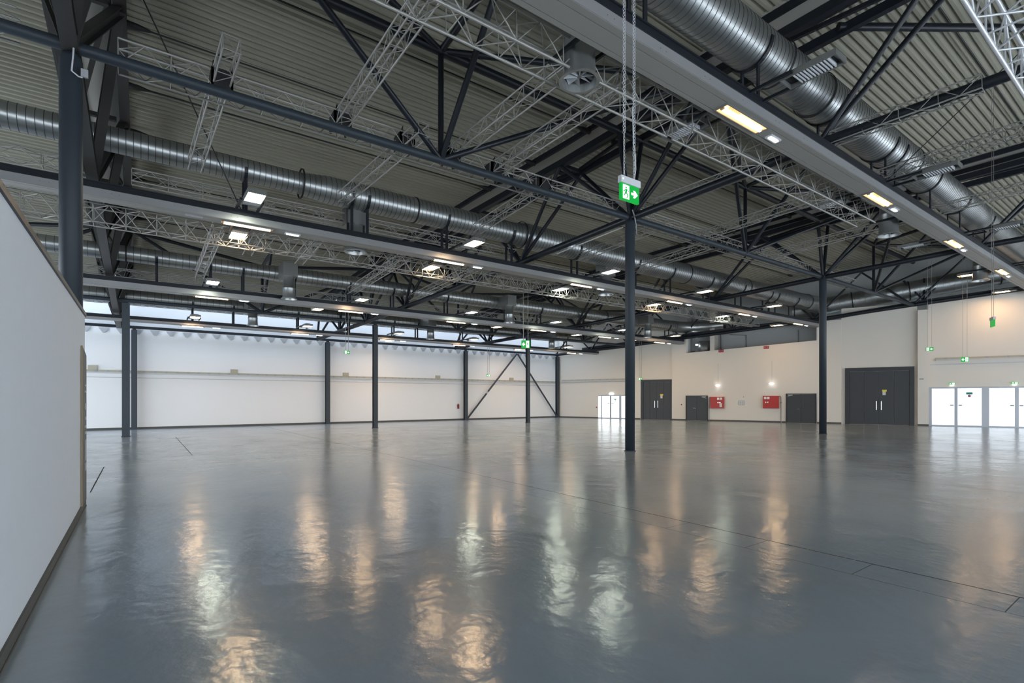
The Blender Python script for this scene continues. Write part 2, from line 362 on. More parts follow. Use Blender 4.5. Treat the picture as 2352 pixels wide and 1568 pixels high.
# ------------------------------------------------------------------ radial frames (trusses running towards the back wall)
VB = [-5.0, .4, 6.2, 11.9, 17.2, 21.5, 26.0, 30.2, 33.7, 37.1]
VT = [-7.5, -2.4, 3.3, 9.0, 14.5, 19.3, 23.7, 28.1, 32.0, 35.3]
frame_lab = ['steel roof truss running over the partition end to the back wall', 'steel roof truss crossing above the middle column behind the large exit sign',
             'steel roof truss crossing above the column in front of the right wall', 'steel roof truss along the top of the right wall']
for k in range(4):
    t = thing('roof_truss', (RU(k, 11.9), 11.9, 8), frame_lab[k], 'truss', None)
    ms = M['hbeam'] if k == 0 else M['steel']
    mb = MB()
    for i in range(len(VB)-1):
        a = (RU(k, VB[i]), VB[i], zb(VB[i])); c = (RU(k, VB[i+1]), VB[i+1], zb(VB[i+1]))
        if k == 0: mb.hbeam(a, c, .24, .24)
        else: mb.tube(a, c, .125, 14)
    mb.build('bottom_chord', ms, t)
    for sd in ((-.57, .57) if k else (-.62, .62)):
        if k == 3 and sd > 0: continue
        mb = MB()
        for i in range(len(VT)-1):
            a = (RU(k, VT[i])+sd, VT[i], zt(VT[i])); c = (RU(k, VT[i+1])+sd, VT[i+1], zt(VT[i+1]))
            if k == 0: mb.hbeam(a, c, .24, .26)
            else: mb.bar(a, c, .18, .24)
        mb.build('top_chord', ms, t)
    for sd in (-.56, .56):                                  # black edge angles of the plain strip
        if k == 3: continue
        mb = MB()
        for i in range(len(VT)-1):
            mb.bar((RU(k, VT[i])+sd, VT[i], zd(VT[i])-.09), (RU(k, VT[i+1])+sd, VT[i+1], zd(VT[i+1])-.09), .1, .2)
        mb.build('edge_angle', M['steel'], t)
    for i, v in enumerate(VB):
        if v < -3: continue
        for tv in (VT[i], VT[i+1] if i+1 < len(VT) else None):
            if tv is None: continue
            for sd in ((-.57, .57) if k else (-.62, .62)):
                if k == 3 and sd > 0: continue
                mb = MB(); p = (RU(k, v), v, zb(v)); q = (RU(k, tv)+sd*(1 if k < 3 else .2), tv, zt(tv)-.05)
                if k == 0: mb.hbeam(p, q, .2, .2)
                else: mb.tube(p, q, .072 if k < 3 else .06, 10)
                mb.build('web_member', ms, t)
        if v in (11.9, 30.2) and k < 3:
            for sd in ((-.57, .57) if k else (-.62, .62)):
                mb = MB(); mb.tube((RU(k, v), v, zb(v)), (RU(k, v)+sd, v, zt(v)-.05), .08, 10); mb.build('web_member', ms, t)
    for i, v in enumerate(VT):                              # cross struts between the two top chords
        if k == 3 or v < -3: continue
        mb = MB(); mb.bar((RU(k, v)-.42, v, zt(v)), (RU(k, v)+.42, v, zt(v)), .12, .12); mb.build('cross_strut', ms, t)
    if k < 3:
        for i in range(2, len(VT)-1):
            mb = MB(); s1 = .42 if i % 2 else -.42
            mb.bar((RU(k, VT[i])-s1, VT[i], zt(VT[i])+.05), (RU(k, VT[i+1])+s1, VT[i+1], zt(VT[i+1])+.05), .1, .1); mb.build('bracing', ms, t)
    if k == 1:
        mb = MB(); mb.tube((RU(1, 5.9)+.4, 5.9, zt(5.9)), (21.4, 1.9, zt(1.9)), .1, 12); mb.build('roof_brace', M['steel'], t)
    if k == 1:                                               # thin cable ladder under the far part of the middle truss chord
        mb = MB(); mb.bar((RU(1, 12.2), 12.2, 7.78), (RU(1, 15.2), 15.2, 7.47), .05, .02); mb.build('cable_strip', M['alu_bright'], t)

# ------------------------------------------------------------------ longitudinal trusses over the two column rows
def row_truss(v, labels, rc, rt, us, near=True, dv=-2.9):
    t = thing('row_truss', (us[0], v, zb(v)), labels, 'truss')
    u0, u1 = -11.95, us[-1]
    mb = MB(); mb.tube((u0, v, zb(v)), (u1, v, zb(v)), rc, 16)
    x = u0
    for j in range(16):
        x += 3.65
        if x < u1: mb.tube((x, v, zb(v)), (x+.03, v, zb(v)), rc+.008, 16)
    mb.build('bottom_chord', M['column'], t)
    z = zt(v)
    mb = MB(); mb.tube((u0, v, z), (u1, v, z), rt, 14); mb.build('top_chord', M['steel'], t)
    ex = [us[0]-(us[1]-us[0])]+us
    for i in range(len(ex)-1):
        mid = (ex[i]+ex[i+1])/2; N_ = (mid, v, zb(v)); T_ = (mid, v, z)
        vt = v+dv; zz = zt(vt)
        ends = [T_, (mid+.05, vt, zz)]
        if i < len(ex)-1:
            f = (16.4-.1444*vt)/(16.4-.1444*v)
            L_ = (-1+(ex[i]+1)*f+.57, vt, zz); R_ = (-1+(ex[i+1]+1)*f-.57, vt, zz)
        for q in ends[:2]+[L_, R_]:
            mb = MB(); mb.tube(N_, q, .075, 10); mb.build('web_member', M['steel'], t)
        for q in ((mid+.05, vt, zz), L_, R_):
            mb = MB(); mb.tube(T_, q, .085, 10); mb.build('roof_brace', M['steel'], t)
    return t
row_truss(11.9, 'long tube truss over the front row of round columns', .105, .12, [-1, 13.68, 28.3, 41.6])
row_truss(30.2, 'long tube truss over the far row of thin columns', .09, .08, [-.8, 11.4, 23.4, 34.7], dv=-2.1)
# eaves beam at the back wall and its diagonal braces
t = thing('eaves_beam', (10, 37.05, 5.95), 'dark steel eaves beam along the top of the white back wall', 'beam')
mb = MB(); mb.bar((-12, 37.05, 5.95), (32.6, 37.05, 5.95), .12, .16); mb.build('beam', M['steel'], t)
for i in range(50):  # grey teeth stand in for the scalloped light and shade under the beam
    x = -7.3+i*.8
    mb = MB(); mb.hexa([(x-.05, 37.2, 5.56), (x+.05, 37.2, 5.56), (x+.05, 37.34, 5.56), (x-.05, 37.34, 5.56), (x-.24, 37.2, 5.86), (x+.24, 37.2, 5.86), (x+.24, 37.34, 5.86), (x-.24, 37.34, 5.86)]); mb.build('scallop_shade', M['lgrey'], t)
t = thing('wall_brace', (22.2, 37.0, 0), 'dark diagonal tube brace leaning right up from the floor at the back wall', 'brace')
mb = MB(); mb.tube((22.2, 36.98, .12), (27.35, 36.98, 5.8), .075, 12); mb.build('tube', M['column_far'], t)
mb = MB(); mb.tube((24.1, 36.98, 2.22), (24.25, 36.98, 2.38), .085, 12); mb.build('coupler', M['lgrey'], t)
t = thing('wall_brace', (32.1, 37.0, 0), 'dark diagonal tube brace leaning left up from the far corner', 'brace')
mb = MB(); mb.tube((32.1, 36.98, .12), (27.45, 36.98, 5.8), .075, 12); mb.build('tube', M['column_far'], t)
# beam along the top of the right wall
t = thing('wall_beam', G(16, .1, 7.3), 'dark steel beam along the top of the right wall', 'beam')
mb = MB()
pts = [(2.5, 6.35), (16.3, 7.32), (21.8, 7.55), (27.4, 8.2), (46, 9.6)]
for i in range(4): mb.bar(G(pts[i][0], .16, pts[i][1]), G(pts[i+1][0], .16, pts[i+1][1]), .2, .26)
mb.build('beam', M['steel'], t)
for s_, z_ in ((7.0, 6.7), (15.5, 7.25), (21.3, 7.5), (27.3, 8.25), (33, 8.6)):
    for ds in (-1.1, 0, 1.1):
        mb = MB(); mb.tube(G(s_, .16, z_), G(s_+ds, .1, z_+1.5), .06, 8); mb.build('strut', M['steel'], t)

# ------------------------------------------------------------------ tie rods
rods = [(15.75, .2), (18.3, .2), (20.8, .2), (24.0, .2), (27.5, .2), (13.1, .2), (4.4, .2)]
nm = ['nearest', 'second', 'third']
for v_, dz in rods:
    for k in range(3):
        u0 = RU(k, v_)+.6; u1 = RU(k+1, v_)-.6; z_ = zd(v_)-dz
        mb0 = thing('tie_rod', ((u0+u1)/2, v_, z_), 'thin black ceiling tie rod in the %s bay, %s' % (ORD[k], {15.75: 'just before the second rail', 18.3: 'just past the second rail', 20.8: 'midway between second and third rail', 24.0: 'before the third rail', 27.5: 'past the third rail', 13.1: 'just behind the front columns', 4.4: 'nearest the viewer'}[v_]), 'rod', 'tie rods under the ceiling')
        mb = MB(); mb.tube((u0+.3, v_, z_), (u1-.3, v_, z_), .022, 6); mb.build('rod', M['black'], mb0)
        for a, d in ((u0, 1), (u1, -1)):
            mb = MB(); mb.lathe((a, v_, z_), (d, 0, 0), [(0, .0), (0, .09), (.35, .08), (.62, .028), (.62, 0)], 8); mb.build('end_fork', M['black'], mb0)
t = thing('stay_cable', (2.2, 16.4, 7.3), 'thin black cable slanting across the upper left ceiling down to the second rail', 'cable')
mb = MB(); mb.tube((.05, 14.9, 11.22), (2.35, 16.6, 7.28), .016, 6); mb.build('cable', M['black'], t)
t = thing('stay_cable', (18.0, 5.6, 8.4), 'thin black cable slanting from the upper right down to the nearest rail', 'cable')
mb = MB(); mb.tube((20.4, 2.4, 12.45), (18.0, 5.75, 8.32), .014, 6); mb.build('cable', M['black'], t)

# ------------------------------------------------------------------ rails (service trays hung under the trusses)
TR = [(5.83, 8.3, .38, .56), (16.57, 7.26, .36, .47), (25.56, 6.60, .37, .47), (32.6, 6.02, .26, .44)]
tlab = ['big service rail crossing the upper right, nearest of the four parallel rails', 'second of the four parallel service rails, with bright aluminium side',
        'third of the four parallel service rails, crossing above the far columns', 'farthest of the four parallel service rails, close to the back wall']
tname = ['nearest rail', 'second rail', 'third rail', 'farthest rail']
for i, (v_, z1, h, wd) in enumerate(TR):
    t = thing('service_rail', (10, v_, z1-h), tlab[i], 'rail'); u0 = -12; u1 = RU(3, v_)-.5
    dk = .16; zc = z1-dk; zbm = z1-h
    mb = MB(); mb.box(u0, u1, v_-.02, v_+wd*.9, zc, z1-.03); mb.box(u0, u1, v_-.05, v_+wd*.95, z1-.03, z1); mb.build('rail_beam', M['steel'], t)
    mb = MB(); mb.box(u0, u1, v_, v_+wd, zbm+.012, zc); mb.box(u0, u1, v_-.008, v_, zbm+.012, zbm+.03); mb.build('casing', M['tray'], t)
    mb = MB(); mb.box(u0, u1, v_+.005, v_+wd*.22, zbm, zbm+.012); mb.box(u0, u1, v_+wd*.22+.014, v_+wd*.80, zbm, zbm+.012); mb.box(u0, u1, v_+wd*.80+.014, v_+wd, zbm, zbm+.012); mb.build('bottom_cover', M['tray_bottom'], t)
    mb = MB(); x = u0+.6
    while x < u1:
        for d_ in (0, .16): mb.lathe((x+d_, v_, zbm+.12), (0, -1, 0), [(0, .0), (.0, .011), (.006, .008), (.006, 0)], 6)
        x += 1.35
    o = mb.build('screw', M['galvd'], t); o['kind'] = 'stuff'
    mb = MB(); x = 2.3 if i == 0 else 1.0
    while x < u1-1:
        mb.box(x, x+.42, v_+wd*.3, v_+wd*.62, zbm-.012, zbm); x += 7.7-.45*i
    mb.build('access_hatch', M['grey'], t)

# recessed warm strip lamps and small white emergency lamps, copied along each rail
def strip_lamp_proto(L_, wd):
    t = thing('strip_lamp', (0, 0, 0), 'x', 'lamp')
    mb = MB(); a = L_/2; b = wd/2
    for (x0, x1, y0, y1) in ((-a-.03, a+.03, -b-.03, -b), (-a-.03, a+.03, b, b+.03), (-a-.03, -a, -b, b), (a, a+.03, -b, b)): mb.box(x0, x1, y0, y1, -.03, 0)
    mb.build('frame', M['galvd'], t)
    mb = MB(); mb.box(-a, a, -b, b, -.012, -.002); mb.build('diffuser', M['warm'], t)
    mb = MB(); mb.tube((-a+.06, 0, -.03), (a-.06, 0, -.02), .046, 8); mb.build('tube', M['warm_hot'], t)
    for e in (-1, 1):
        mb = MB(); mb.box(e*(a-.035)-.025, e*(a-.035)+.025, -.04, .04, -.05, -.012); mb.build('lamp_holder', M['tan'], t)
    return t
def em_lamp_proto(wd):
    t = thing('emergency_lamp', (0, 0, 0), 'x', 'lamp')
    mb = MB(); mb.box(-.22, .22, -.085, .085, -.035, 0); mb.build('housing', M['alu_bright'], t)
    mb = MB(); mb.box(-.17, .17, -.035, .035, -.048, -.035); mb.build('lens', M['cool'], t)
    return t
LU = [(9.86, 7.67, 1.6, 5), (1.88, 6.74, 1.35, 6), (1.85, 6.1, 1.35, 6), (1.75, 5.57, 1.1, 6)]
for i, (v_, z1, h, wd) in enumerate(TR):
    u0, pt, L_, n = LU[i]; zz = z1-h; proto = None; ep = None
    for j in range(n):
        if i == 0 and u0+pt*j > 39: break
        proto_ = strip_lamp_proto(L_, .27 if i == 0 else .2) if proto is None else copy_tree(proto); proto = proto or proto_
        proto_.location = (u0+L_/2+pt*j, v_+wd*.5, zz)
        tag(proto_, 'warm glowing strip lamp in the underside of the %s, %s from the left' % (tname[i], ORD[j]), 'lamp', 'warm strip lamps in the rails')
        e_ = em_lamp_proto(.2) if ep is None else copy_tree(ep); ep = ep or e_
        e_.location = (u0+L_+.58+pt*j, v_+wd*.55, zz)
        tag(e_, 'small white emergency lamp under the %s, %s from the left' % (tname[i], ORD[j]), 'lamp', 'emergency lamps under the rails')

# floodlights on short arms either side of the rails
def flood_proto(lit, sgn):
    t = thing('floodlight', (0, 0, 0), 'x', 'lamp'); s = sgn   # local y outward = s
    L0, L1 = .0, 1.04
    mb = MB()
    def bx(x0, x1, y0, y1, z0, z1): mb.box(x0, x1, min(s*y0, s*y1), max(s*y0, s*y1), z0, z1)
    bx(-.23, .23, L0, L1, .07, .09); bx(-.23, -.21, L0, L1, -.03, .07); bx(.21, .23, L0, L1, -.03, .07); bx(-.21, .21, L0, L0+.02, -.03, .07); bx(-.21, .21, L1-.02, L1, -.03, .07)
    mb.hexa([(-.21, min(s*.05, s*.9), .09), (.21, min(s*.05, s*.9), .09), (.21, max(s*.05, s*.9), .09), (-.21, max(s*.05, s*.9), .09), (-.1, min(s*.15, s*.8), .15), (.1, min(s*.15, s*.8), .15), (.1, max(s*.15, s*.8), .15), (-.1, max(s*.15, s*.8), .15)])
    mb.build('housing', M['galvd'], t)
    if lit:
        mb = MB(); bx(-.205, .205, .30, .92, .0, .01); mb.build('lens', M[lit], t)
        mb = MB(); bx(-.205, .205, .03, .29, -.02, .0); mb.build('gear_cover', M['grey'], t)
    else:
        mb = MB()
        for q in range(11): bx(-.205, .205, .24+.062*q, .262+.062*q, -.02, .06)
        mb.build('louvre', M['lgrey'], t)
        mb = MB(); bx(-.205, .205, .03, .92, .06, .068); mb.build('inner_panel', M['black'], t)
    for x_ in (-.27, .27):
        mb = MB(); bx(x_-.03, x_+.03, -.62, .26, -.0, .06); mb.build('arm', M['steel'], t)
    return t
FL = [  # rail, side(-1 near,+1 far), u list, material list
    (0, -1, [10.7, 18.3, 26.3, 34.2], [None]*4),
    (0, 1, [10.6, 18.5, 26.4, 34.9, 42.0], [None, None, None, 'flood_far', 'flood_far']),
    (1, -1, [2.5, 9.45, 16.3, 23.2, 30.1], ['flood_c', 'flood_w', 'flood_c', 'flood_w', 'flood_w']),
    (1, 1, [2.5, 9.3, 16.1, 22.9, 29.6, 36.4], ['flood_w', 'flood_w', 'flood_c', 'flood_w', 'flood_c', 'flood_w']),
    (2, -1, [2.4, 8.65, 14.85, 21.0, 27.2, 33.0], ['flood_c', 'flood_w', 'flood_c', 'flood_c', 'flood_c', 'flood_w']),
    (2, 1, [7.4, 18.6, 25.6, 31.5], ['flood_w', 'flood_w', 'flood_c', 'flood_w']),
    (3, -1, [2.3, 7.9, 13.6, 19.3, 28.4], ['flood_w']*5),
    (3, 1, [14.2, 25.6], ['flood_w']*2)]
prot = {}
for i, sd, us, ml in FL:
    v_, z1, h, wd = TR[i]
    for j, (u_, m_) in enumerate(zip(us, ml)):
        key = (m_, sd)
        if key in prot: t = copy_tree(prot[key])
        else: t = flood_proto(m_, sd); prot[key] = t
        yy = v_-.62 if sd < 0 else v_+wd+.62
        dz = {0: -.06, 1: -.02, 2: -.02, 3: .02}[i]
        t.location = (u_, yy, z1+dz-(.16 if sd > 0 and i else 0)-(.1 if (sd > 0 and i == 1) else 0))
        t.rotation_euler = (0, 0, 0)
        tag(t, '%s floodlight on the %s side of the %s, %s from the left' % ('unlit louvred grey' if not m_ else {'flood_c': 'lit greenish white', 'flood_w': 'lit warm white', 'flood_far': 'lit orange'}[m_], 'near' if sd < 0 else 'far', tname[i], ORD[j]), 'floodlight', 'floodlights along the rails')

# ------------------------------------------------------------------ ventilation ducts
def duct(name, segs, v_, ze, label, rings=.16, cat='duct'):
    t = thing(name, (0, v_, ze), label, cat)
    mb = MB(); prof = []
    x = segs[0][0]
    xe = segs[-1][0]
    def rad(x):
        return lerp(segs, x)
    while x < xe:
        x2 = min(x+rings, xe)
        mb.lathe((0, v_, ze), (1, 0, 0), [(x, rad(x)), (x2, rad(x2))], 36)
        mb.cur = 1; mb.lathe((0, v_, ze), (1, 0, 0), [(x, rad(x)), (x+.003, rad(x)+.006), (x+.015, rad(x)+.006), (x+.018, rad(x))], 36, False); mb.cur = 0; x += rings
    mb.build('duct_pipe', [M['galv'], M['seam']], t)
    return t
d1 = duct('ventilation_duct', [(-4, .50), (14.2, .50), (14.5, .54), (30, .54), (43.0, .54)], 6.25, 9.8, 'large galvanised spiral duct above the nearest rail, upper right')
d2 = duct('ventilation_duct', [(-12, .32), (4.1, .32), (4.9, .43), (12.6, .43), (13.0, .52), (38.2, .52)], 17.1, 8.62, 'long galvanised duct above the second rail, crossing behind the front columns')
d3 = duct('ventilation_duct', [(-12, .31), (4.6, .31), (5.2, .36), (18, .36), (18.4, .42), (35.2, .42)], 26.0, 7.68, 'thinner galvanised duct above the third rail', .24)
d4 = duct('ventilation_duct', [(-12, .36), (9, .36), (33.0, .36)], 33.5, 7.15, 'galvanised duct above the farthest rail near the back wall', .3)
for t, v_, ze, rr, xs in ((d1, 6.25, 9.8, .54, (12.2, 14.35, 21.0)), (d2, 17.1, 8.62, .44, (4.1, 8.0)), (d2, 17.1, 8.62, .53, (12.8, 24, 30)), (d3, 26.0, 7.68, .38, (-.5, 12)), (d3, 26, 7.68, .43, (18.2, 27))):
    for x in xs:
        mb = MB(); mb.lathe((x, v_, ze), (1, 0, 0), [(0, rr), (0, rr+.018), (.05, rr+.018), (.05, rr)], 36, False); mb.build('clamp_ring', M['black'], t)
def saddles(t, v_, ztop, ze, rfn, xs):
    for x in xs:
        r = rfn(x)+.012
        mb = MB()
        mb.lathe((x, v_, ze), (1, 0, 0), [(0, r), (0, r+.025), (.09, r+.025), (.09, r)], 14, False, PI*.52, PI*1.5)
        for dv in (-.19, .19):
            zz = ze-math.sqrt(r*r-dv*dv)-.01
            mb.box(x, x+.09, v_+dv-.02, v_+dv+.02, ztop, zz)
        mb.build('saddle', M['steel'], t)
saddles(d1, 6.25, 8.3, 9.8, lambda x: .5 if x < 14.3 else .54, [3.4, 7.31, 11.18, 15.0, 18.69, 19.49, 22.9, 26.5, 30.2])
saddles(d2, 17.1, 7.26, 8.62, lambda x: .32 if x < 4.3 else (.43 if x < 12.8 else .52), [2.48, 5.64, 6.17, 9.21, 12.2, 15.84, 19.78, 22.52, 26, 29.3, 32.51, 33.34, 35.97])
saddles(d3, 26.0, 6.60, 7.68, lambda x: .31 if x < 4.8 else (.36 if x < 18.2 else .42), [.5, 2.44, 3.71, 5.9, 8.54, 10.86, 14.12, 18.37, 20.97, 24.84, 29, 34.17])
saddles(d4, 33.5, 6.02, 7.15, lambda x: .36, [2.29, 4.3, 7.83, 11, 14.08, 15.85, 19.52, 22.16, 26, 30])
# header duct along the right wall, with elbows from the second and third duct
t = thing('header_duct', G(20, -.8, 8.4), 'large galvanised header duct running along the top of the right wall', 'duct')
def gduct(t, s0, s1, off, z0, z1, r, name='duct_pipe'):
    mb = MB(); p = V3(G(s0, off, z0)); q = V3(G(s1, off, z1)); L_ = (q-p).length; x = 0
    while x < L_:
        mb.lathe(p, q-p, [(x, r), (min(x+.3, L_), r)], 32); mb.lathe(p, q-p, [(x, r), (x+.005, r+.009), (x+.02, r+.009), (x+.025, r)], 32, False); x += .3

    return mb.build(name, M['galv'], t)
gduct(t, 19.6, 44, -.4, 8.3, 11.1, .62)
mb = MB(); p = V3(G(17.6, .4, 8.62)); 
def elbow(p0, p1, p2, r, n=10):
    pts = []
    for i in range(n+1):
        a = i/n; pts.append(V3(p0)*(1-a)**2+V3(p1)*2*a*(1-a)+V3(p2)*a*a)
    m_ = MB(); m_.path(pts, r, 28); return m_
elbow((38.0, 17.1, 8.62), (40.3, 17.1, 8.55), G(21.5, -.5, 8.4), .56, 8).build('elbow', M['galv'], t)
for s_ in (23.3, 26.5, 31.0):
    mb = MB(); z_ = 8.3+(s_-19.6)*.1148; mb.lathe(G(s_, -.4, z_), V3((GT.x, GT.y, .1148)), [(0, .63), (0, .65), (.07, .65), (.07, .63)], 32, False); mb.build('hanger_strap', M['black'], t)
t = thing('duct_elbow', (35.5, 26, 7.68), 'shiny elbow at the end of the third duct beside the right wall opening', 'duct')
elbow((35.15, 26.0, 7.68), (37.6, 26.0, 7.68), (38.2, 23.4, 7.75), .45, 8).build('elbow', M['galv'], t)

# outlet drops
def outlet(u_, v_, ztop, zbot, r, label, sidev, vanes=8, boxh=.6):
    t = thing('air_outlet', (u_, v_, zbot), label, 'vent')
    mb = MB(); mb.box(u_-r-.06, u_+r+.06, min(v_-r-.05, sidev), max(v_+r+.05, sidev), ztop-boxh, ztop); mb.build('takeoff_box', M['galvd'], t)
    mb = MB(); hb = ztop-boxh-zbot
    mb.lathe((u_, v_, zbot), (0, 0, 1), [(.02, r*1.36), (0, r*1.36), (0, r*1.16), (.14, r*1.06), (.16, r*1.06)], 40, False); mb.build('flange', M['galv'], t)
    mb = MB(); mb.lathe((u_, v_, zbot), (0, 0, 1), [(.02, r*1.16), (.16, r*1.07), (hb*.45, r*1.03), (hb*.45+.02, r*1.06), (hb*.45+.06, r*1.06), (hb*.45+.08, r), (hb+.02, r)], 32); mb.build('pipe', M['galv'], t)
    mb = MB(); mb.lathe((u_, v_, zbot+.1), (0, 0, 1), [(0, .0), (0, .05), (.06, .05), (.06, 0)], 12); mb.build('hub', M['galvd'], t)
    for k in range(vanes):
        a = 2*PI*k/vanes; c, s_ = math.cos(a), math.sin(a); c2, s2 = math.cos(a+.45), math.sin(a+.45); R_ = r*1.04
        mb = MB(); mb.hexa([(u_+c*.04, v_+s_*.04, zbot+.09), (u_+c*R_, v_+s_*R_, zbot+.09), (u_+c2*R_, v_+s2*R_, zbot+.2), (u_+c2*.04, v_+s2*.04, zbot+.2),
                           (u_+c*.04, v_+s_*.04, zbot+.10), (u_+c*R_, v_+s_*R_, zbot+.10), (u_+c2*R_, v_+s2*R_, zbot+.21), (u_+c2*.04, v_+s2*.04, zbot+.21)]); mb.build('vane', M['lgrey'], t)
    return t
OUT = [(6.65, 7.02, 9.9, 7.72, .28, 'big round air outlet with curved vanes hanging beside the nearest rail, upper middle', 6.6),
       (22.0, 7.02, 9.9, 7.72, .28, 'round air outlet under the nearest rail, right of the second column top', 6.6),
       (34.2, 7.02, 9.9, 7.72, .28, 'small far air outlet below the nearest rail near the right edge', 6.6),
       (6.0, 17.48, 8.35, 6.84, .28, 'round air outlet whose rim shows below the second rail on the left', 17.3),
       (18.3, 17.48, 8.35, 6.84, .28, 'round air outlet whose rim shows below the second rail left of the middle column', 17.3),
       (5.5, 24.95, 7.95, 6.35, .25, 'air outlet drop with square box in front of the third duct on the left', 25.7),
       (17.9, 24.95, 7.95, 6.35, .25, 'air outlet drop in front of the third duct, second from the left', 25.7),
       (30.6, 24.95, 7.95, 6.35, .25, 'air outlet drop in front of the third duct, just right of the middle column', 25.7),
       (5.15, 32.1, 7.4, 5.92, .24, 'air outlet drop near the back wall, leftmost of three', 33.2),
       (16.3, 32.1, 7.4, 5.92, .24, 'air outlet drop near the back wall, middle of three', 33.2),
       (27.3, 32.1, 7.4, 5.92, .24, 'air outlet drop near the back wall, rightmost of three', 33.2)]
for o_ in OUT:
    t = outlet(*o_[:6], o_[6])
    if o_[1] < 8:
        for zz, x_ in ((8.33, -.05), (8.33, .3)):
            pass
        for sx in (-.33, .33):
            mb = MB(); mb.bar((o_[0]+sx, 6.3, 8.22), (o_[0]+sx, 7.5, 8.22), .05, .07); mb.build('support_arm', M['steel'], t)

# ------------------------------------------------------------------ aluminium lattice trusses
def lattice(p, q, wd, h, label, r=.022, rw=.010, step=.42, up=(0, 0, 1), group='aluminium lattice trusses', mt='alu'):
    p = V3(p); q = V3(q); d = (q-p).normalized(); sd = d.cross(V3(up)).normalized(); u = sd.cross(d).normalized(); L_ = (q-p).length
    t = thing('lattice_truss', p, label, 'truss', group)
    cs = [(-wd/2, -h/2), (wd/2, -h/2), (wd/2, h/2), (-wd/2, h/2)]
    pt = lambda s_, c: p+d*s_+sd*c[0]+u*c[1]
    for c in cs:
        mb = MB(); mb.tube(pt(0, c), pt(L_, c), r, 8); mb.build('chord', M[mt], t)
    n = max(2, int(L_/step))
    for j in range(4):
        c1, c2 = cs[j], cs[(j+1) % 4]; mb = MB()
        for i in range(n):
            a, b_ = i*L_/n, (i+1)*L_/n
            if (i+j) % 2: mb.tube(pt(a, c1), pt(b_, c2), rw, 5, None, False)
            else: mb.tube(pt(a, c2), pt(b_, c1), rw, 5, None, False)
            if i % 2 == 0: mb.tube(pt(a, c1), pt(a, c2), rw, 5, None, False)
        mb.build('lacing', M[mt], t)
    return t
W_ = .38
lattice((-8.5, 12.45, 8.38), (-1.75, 12.45, 8.38), W_, W_*1.1, 'lattice truss crossing the top left corner beyond the tall column')
lattice((-.35, 12.45, 8.40), (33.5, 12.45, 8.40), W_, W_*1.3, 'long lattice truss just behind the chord over the front columns')
lattice((2.0, 7.25, 8.12), (9.9, 7.25, 8.16), .55, .55, 'wide lattice truss beside the nearest rail, part left of the large exit sign', .026, .012, .5)
lattice((10.1, 7.25, 8.16), (20.6, 7.25, 8.18), .55, .55, 'wide lattice truss beside the nearest rail, part between the two round columns', .026, .012, .5)
lattice((-9, 18.3, 6.9), (33.6, 18.3, 6.9), .5, .5, 'long lattice truss on the far side of the second rail', .02, .012, .36)
lattice((-9, 17.9, 7.98), (-1.2, 17.9, 7.98), .36, .34, 'lattice truss under the second duct, piece left of the tall column')
lattice((-.2, 17.75, 7.98), (13.0, 17.75, 7.98), .34, .34, 'lattice truss tucked under the second duct, piece left of the middle column')
lattice((13.9, 17.7, 7.55), (27, 17.7, 7.55), .34, .34, 'lattice truss tucked under the second duct, piece right of the middle column')
lattice((-9, 26.9, 7.02), (32, 26.9, 7.02), .34, .34, 'lattice truss showing above the third rail', .02, .012, .5)
lattice((-6, 34.6, 7.1), (30, 34.6, 7.1), .4, .4, 'brightly lit lattice truss close to the roof glazing at the back', .022, .014, .5)
lattice((7.2, 1.85, 8.12), (20, 1.85, 8.12), .7, .9, 'heavy lattice truss in the upper right corner of the picture', .036, .018, .62, mt='alu_bright')
radial = [((1.42, 11.1, 8.6), (1.18, 16.2, 8.08), 'short steep lattice truss above the second duct at the upper left'),
          ((3.84, 6.0, 8.5), (3.92, 12.7, 8.5), 'lattice truss rising to the top edge left of the ceiling node'),
          ((6.92, 7.4, 8.5), (6.95, 12.7, 8.5), 'lattice truss running from the front chord to the big air outlet'),
          ((8.3, 7.4, 8.5), (8.4, 12.7, 8.5), 'lattice truss just right of the big air outlet'),
          ((5.65, 11.5, 8.45), (5.2, 16.3, 8.15), 'lattice truss from the front lattice down to the second duct, left of the ceiling node'),
          ((3.3, 17.6, 7.75), (3.25, 21.5, 7.35), 'lattice truss piece between second duct and second rail on the left'),
          ((2.0, 18.5, 7.2), (2.0, 25.2, 7.0), 'lattice truss piece hanging behind the second rail at far left'),
          ((5.2, 17.6, 7.75), (5.1, 21.5, 7.3), 'lattice truss piece between second duct and second rail beside the warm floodlight'),
          ((8.3, 18.5, 7.3), (8.4, 25.2, 7.1), 'lattice truss piece running from the second rail to the third duct'),
          ((11.9, 18.5, 7.6), (11.6, 25.0, 7.1), 'lattice truss piece under the middle roof truss beyond the second rail'),
          ((10.3, 12.6, 8.5), (10.2, 16.3, 8.15), 'lattice truss piece lying along the middle roof strip'),
          ((14.85, 3.0, 8.66), (14.2, 12.6, 8.42), 'lattice truss running beside the chord from the middle column to upper right'),
          ((18.6, 2.6, 8.85), (18.6, 12.6, 8.45), 'lattice truss crossing behind the unlit floodlights right of the middle column'),
          ((23.5, 2.4, 8.8), (23.5, 12.4, 8.4), 'lattice truss crossing below the nearest rail left of the second round column'),
          ((15.8, 12.6, 8.3), (15.5, 16.4, 7.95), 'lattice truss just right of the middle column beyond the chord'),
          ((19.5, 12.6, 8.3), (19.1, 16.4, 7.95), 'lattice truss beyond the chord between the two round columns')]
for p, q, lb in radial: lattice(p, q, .30, .30, lb, .02, .009, .36)
